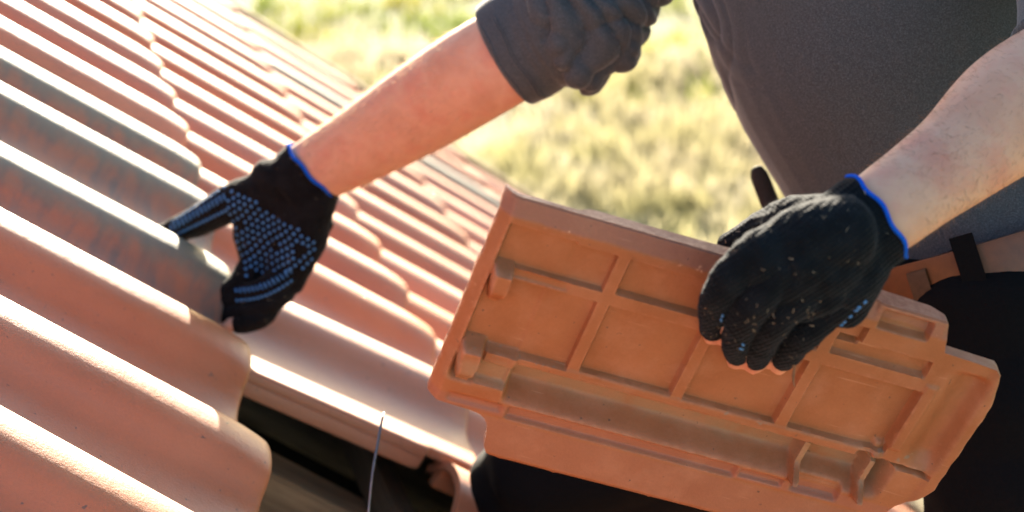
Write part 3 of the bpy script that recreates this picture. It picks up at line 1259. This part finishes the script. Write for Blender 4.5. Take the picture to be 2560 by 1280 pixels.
# bars along the thumb
for i in range(15):
    t = i / 14
    x, y = 560 - t * 132, 492 + t * 78
    pts.append((x, y, 1.05, 2.6))
    pts.append((x + 4, y - 26 + t * 10, .8, 1.0))
    pts.append((x + 14, y + 30 - t * 14, .8, 1.0))
# bars and dots along the nearest finger
for i in range(14):
    t = i / 13
    x, y = 590 + t * 135, 738 - t * 50 + 14 * math.sin(t * 3)
    pts.append((x, y - 12, 1.0, 2.2))
    pts.append((x + 3, y + 13, .3, 1.0))
dots(GR, pts, .0019, 'grip_dots')
ptl = []
for i in range(14):
    t = i / 13
    for j in range(3):
        ptl.append((2058 + t * 98 + j * 7, 858 - t * 92 - j * 9, .7, 1.0))
for x, y in ((1803, 800), (1806, 790), (1800, 812), (1853, 872), (1858, 862)):
    ptl.append((x, y, 1.3, 1.8))
dots(GL, ptl, .0016, 'grip_dots')


# --- shirt
sh_t = [px(2492, 585, 1.66), px(2436, 470, 1.66), px(2352, 300, 1.66), px(2250, 60, 1.66), px(2165, -220, 1.66), px(2105, -420, 1.66)]
shirt.tube(sh_t, [.170, .166, .170, .182, .175, .128], side=vd, ratio=[1.12, 1.06, 1.02, 1.06, 1.15, 1.2], n=40, cap=.25)
# far sleeve: rolled cuff, then bunched folds up to the shoulder
ca, cb = fa[4], fa[5]
axf = (cb - ca) / np.linalg.norm(cb - ca)
sl0 = px(1262, 140, 1.725)
shirt.tube([sl0, px(1300, 118, 1.72), px(1335, 98, 1.715)], [.0580, .0605, .0600], side=vd, ratio=.86, n=32, cap=.12)
shirt.tube([px(1330, 100, 1.715), px(1425, 45, 1.70), px(1530, -88, 1.72), px(1690, -218, 1.76), px(1850, -290, 1.79), px(2000, -330, 1.79), px(2100, -320, 1.70)],
           [.056, .066, .064, .064, .072, .082, .09], side=vd, ratio=.9, n=32)
for (x, y, r, d) in ((1375, 80, .067, 1.712), (1432, 50, .075, 1.70), (1480, 5, .077, 1.71), (1530, -60, .071, 1.72)):
    c = px(x, y, d)
    ax = axf + random.uniform(-.25, .25) * dirw([0, 1, 0]) + random.uniform(-.2, .2) * vd
    shirt.tube([c - ax * .010, c, c + ax * .010], [r * .95, r, r * .95], side=vd, ratio=.86, n=28, cap=.12)
# unseen bulk over both shoulders, added to keep sun off the near wrist
shirt.tube([sh_f + U * .02, px(1990, -430, 1.66), px(2200, -430, 1.56), sh_n], [.085, .10, .10, .085], n=28)
# near sleeve
shirt.tube([px(2652, 215, 1.25), px(2735, 150, 1.27), px(2710, -130, 1.36), sh_n, px(2150, -320, 1.58)], [.058, .060, .066, .080, .09], n=28, cap=.1)


def cloth_disp(co, no):
    out = np.zeros(len(co))
    for i, c in enumerate(co):
        p = Vector(c)
        # distance to the folded far sleeve
        ds = min(np.linalg.norm(c - px(1435, 50, 1.70)), np.linalg.norm(c - px(1510, -50, 1.72)))
        big = noise.noise(p * 9) * .004
        fold = math.exp(-(ds / .13) ** 2)
        along = (c - sl0) @ axf
        ac = c @ dirw([.4, .9, 0])
        ph = along * 30 + 9 * ac + 5 * (c @ vd) + 1.6 * noise.noise(Vector((along * 14, ac * 13, (c @ vd) * 13)))
        ph2 = along * 17 - 13 * ac + 4 * (c @ vd) + 1.5 * noise.noise(p * 16)
        f = abs(math.sin(ph * 2.9)) ** .5 * .013 + abs(math.sin(ph2 * 3.0)) ** .55 * .009 - .013
        start = 1 if along > .058 else 0
        out[i] = big + fold * f * start
        if 0.040 < along < 0.046 and ds < .2:
            out[i] -= .0012
    return out


SH = shirt.remesh('shirt', M['shirt'], 0.0030, MAN, 2, cloth_disp)
sdir = (px(1335, 98, 1.715) - sl0)
for t_, r_ in ((.10, .0578), (.52, .0596), (.60, .0598)):
    ring(sl0 + sdir * t_, sdir, r_, .86, vd, .0008, 'cuff_seam', M['shirt'], SH)


def trou_disp(co, no):
    out = np.zeros(len(co))
    for i, c in enumerate(co):
        out[i] = .009 * abs(noise.noise(Vector((c[0] * 6, c[1] * 9, c[2] * 16)))) + .004 * noise.noise(Vector(c * 22)) - .003
    return out


TR = trou.remesh('trousers', M['trousers'], 0.0065, MAN, 2, trou_disp)

# belt round the hips, with two loops
bt = MB()
bc = px(2466, 628, 1.66)
bax = (px(2400, 520, 1.66) - px(2490, 800, 1.66))
bax = bax + dirw([0, 0, .0])
bax /= np.linalg.norm(bax)


def hoop(mb, c, ax, r, ratio, hw, th, a0=0, a1=2 * math.pi, n=96):
    s = vd - ax * (ax @ vd)
    s /= np.linalg.norm(s)
    b = np.cross(ax, s)
    base = len(mb.V)
    for i in range(n + 1):
        a = a0 + (a1 - a0) * i / n
        d = s * math.cos(a) * ratio + b * math.sin(a)
        dn = d / np.linalg.norm(d)
        p = c + d * r
        for (hh, tt) in ((-hw, 0), (-hw, th), (-hw * .8, th + .0008), (hw * .8, th + .0008), (hw, th), (hw, 0)):
            mb.V.append(p + ax * hh + dn * tt)
    for i in range(n):
        for j in range(6):
            a, a2 = base + i * 6 + j, base + i * 6 + (j + 1) % 6
            mb.F.append((a, a2, a2 + 6, a + 6))


hoop(bt, bc, bax, .1745, 1.14, .024, .005)
BT = bt.build('belt', M['belt'], MAN, True, 40)


def hoop_angle(xp):
    s_ = vd - bax * (bax @ vd)
    s_ /= np.linalg.norm(s_)
    b_ = np.cross(bax, s_)
    best = None
    for a in np.linspace(math.pi * .5, math.pi * 1.5, 400):
        p = bc + (s_ * math.cos(a) * 1.14 + b_ * math.sin(a)) * .178 - CAM
        z = p @ vd
        x = p[0] / z * FPX + 1280
        if best is None or abs(x - xp) < best[0]:
            best = (abs(x - xp), a)
    return best[1]


rg = MB()
hoop(rg, bc, bax, .1795, 1.14, .016, .003, hoop_angle(2308) - .05, hoop_angle(2308) + .05, 8)
rg.build('belt_keeper', M['leather'], BT, True, 40)
for ang in (hoop_angle(2432), .5, 5.4):
    lp = MB()
    hoop(lp, bc - bax * .006, bax, .1805, 1.14, .042, .004, ang - .055, ang + .055, 6)
    lp.build('belt_loop', M['trousers'], TR, True, 40)
# strap end sticking out beyond the shirt front
st = MB()
q0, q1 = px(1893, 425, 1.74), px(1960, 600, 1.74)
dd = (q1 - q0) / np.linalg.norm(q1 - q0)
nb = np.cross(dd, vd)
nb /= np.linalg.norm(nb)
pr = [q0, q0 + dd * .01, q0 + dd * .05, q1]
st.tube(pr, [.007, .0095, .010, .011], side=vd, ratio=.5, n=16, sub=4, cap=.6)
st.build('tool_strap', M['strap'], MAN)
# hair, eyes, mouth, boots
hm = MB()
hm.tube([px(1990, -760, 1.64), px(1960, -850, 1.64), px(1915, -910, 1.64)], [.075, .090, .085], side=vd, ratio=.85, n=24)
hm.remesh('hair', M['hairm'], .006, MAN, 2)
for s in (-1, 1):
    e = MB()
    e.tube([px(1812, -815, 1.64 + s * .03), px(1816, -815, 1.64 + s * .03)], [.010, .010], n=12)
    e.build('eye', M['sclera'], MAN)
mo = MB()
mo.tube([px(1806, -715, 1.615), px(1800, -715, 1.64), px(1806, -715, 1.665)], [.004, .006, .004], n=8)
mo.build('mouth', M['lip'], MAN)
for ft, kn in ((ft_f, kn_f), (ft_n, kn_n)):
    d = (ft - kn) / np.linalg.norm(ft - kn)
    bo = MB()
    bo.tube([ft - d * .02, ft + d * .06, ft + d * .09 - N * .03, ft + d * .10 - N * .12], [.05, .048, .045, .035], n=18)
    bo.remesh('boot', M['leather'], .006, MAN, 2)


# --- fine hair on the forearms
def arm_hair(curve, n, name, length, t0, t1, mat):
    bvh = bvh_of(BODY)
    c = catmull(curve, 12)
    V, F = [], []
    for _ in range(n):
        f = rng.uniform(t0, t1) * (len(c) - 1)
        i = min(int(f), len(c) - 2)
        p = c[i] * (1 - f + i) + c[i + 1] * (f - i)
        ax = c[i + 1] - c[i]
        ax /= np.linalg.norm(ax)
        d = rng.normal(0, 1, 3)
        d -= ax * (d @ ax)
        d /= np.linalg.norm(d)
        hit, nrm, _, _ = bvh.ray_cast(Vector(p + d * .12), Vector(-d))
        if hit is None:
            continue
        h, nn = np.array(hit), np.array(nrm)
        if np.linalg.norm(h - p) > .075:
            continue
        ln = length * rng.uniform(.5, 1.2)
        g = nn * rng.uniform(.35, .9) - ax * rng.uniform(.5, 1.0) + rng.normal(0, .25, 3)
        g /= np.linalg.norm(g)
        sd = np.cross(g, vd)
        sd = sd / (np.linalg.norm(sd) + 1e-9) * .00008
        k = len(V)
        m_ = h + g * ln * .55
        e_ = h + g * ln - nn * ln * .12
        V += [h - sd, h + sd, m_ + sd * .8, m_ - sd * .8, e_]
        F += [(k, k + 1, k + 2, k + 3), (k + 3, k + 2, k + 4)]
    o = mesh_obj(name, V, F, mat, MAN, smooth=False)
    o['kind'] = 'stuff'


arm_hair(fa[1:5], 3000, 'arm_hair', .009, .08, .95, M['fuzz_skin'])
arm_hair(na[1:6], 2000, 'arm_hair', .0085, .08, .9, M['armhair'])


# --- straw scraps caught on the gloves
def scraps(o, box, n, name):
    bvh = bvh_of(o)
    V, F = [], []
    for _ in range(n):
        x, y = rng.uniform(box[0], box[2]), rng.uniform(box[1], box[3])
        hit, nrm, _, _ = bvh.ray_cast(Vector(CAM), Vector(ray(x, y)))
        if hit is None:
            continue
        h, nn = np.array(hit), np.array(nrm)
        d = rng.normal(0, 1, 3)
        d -= nn * (d @ nn) * .8
        d /= np.linalg.norm(d)
        ln, wd = rng.uniform(.0006, .0024), rng.uniform(.00007, .00016)
        b = np.cross(d, nn)
        b /= np.linalg.norm(b)
        k = len(V)
        q = h + nn * .0008
        V += [q - d * ln - b * wd, q - d * ln + b * wd, q + d * ln * .2 + b * wd + nn * wd * 2, q + d * ln + nn * wd, q + d * ln * .2 - b * wd + nn * wd * 2]
        F += [(k, k + 1, k + 2, k + 4), (k + 4, k + 2, k + 3)]
    g = mesh_obj(name, V, F, M['straw'], o, smooth=False)
    g['kind'] = 'stuff'


def fuzz(o, n, name):
    me = o.data
    pick = rng.integers(0, len(me.vertices), n)
    m = wm(o)
    V, F = [], []
    for i in pick:
        v = me.vertices[int(i)]
        h, nn = np.array(m @ v.co), np.array(v.normal)
        g = nn + rng.normal(0, .6, 3)
        g /= np.linalg.norm(g)
        ln = rng.uniform(.0008, .0026)
        sd = np.cross(g, vd)
        sd = sd / (np.linalg.norm(sd) + 1e-9) * .00004
        k = len(V)
        V += [h - sd, h + sd, h + g * ln + rng.normal(0, .0004, 3)]
        F.append((k, k + 1, k + 2))
    q = mesh_obj(name, V, F, M['fuzz_knit'], o, smooth=False)
    q['kind'] = 'stuff'


fuzz(GL, 9000, 'knit_fuzz')
fuzz(GR, 9000, 'knit_fuzz')
scraps(GL, (1750, 480, 2240, 900), 55, 'straw_scraps')
scraps(GL, (1760, 760, 2060, 905), 50, 'straw_scraps')
scraps(GR, (430, 370, 840, 820), 60, 'straw_scraps')

# dead grass stalk hanging from the little finger
sm_ = MB()
c0 = T(1984, 893, .034)
sm_.tube([c0, T(1986, 918, .034), T(1983, 940, .034), T(1985, 966, .034)], [.0011, .0009, .0010, .0005], n=8)
sm_.tube([T(1976, 890, .035), T(1983, 915, .0345)], [.0007, .0006], n=6)
props(sm_.build('grass_stalk', M['stalk']), 'brown dry grass stalk hanging from the little finger of the glove', 'stalk')

# loose tie wire hanging from the edge of the gap
wi = MB()
wi.tube([px(960, 1034, 1.60), px(955, 1050, 1.59), px(944, 1110, 1.575), px(930, 1190, 1.56), px(920, 1290, 1.55)], [.0013] * 5, n=10)
props(wi.build('tie_wire', M['wire']), 'thin bent grey tie wire hanging over the gap in the roof', 'wire')
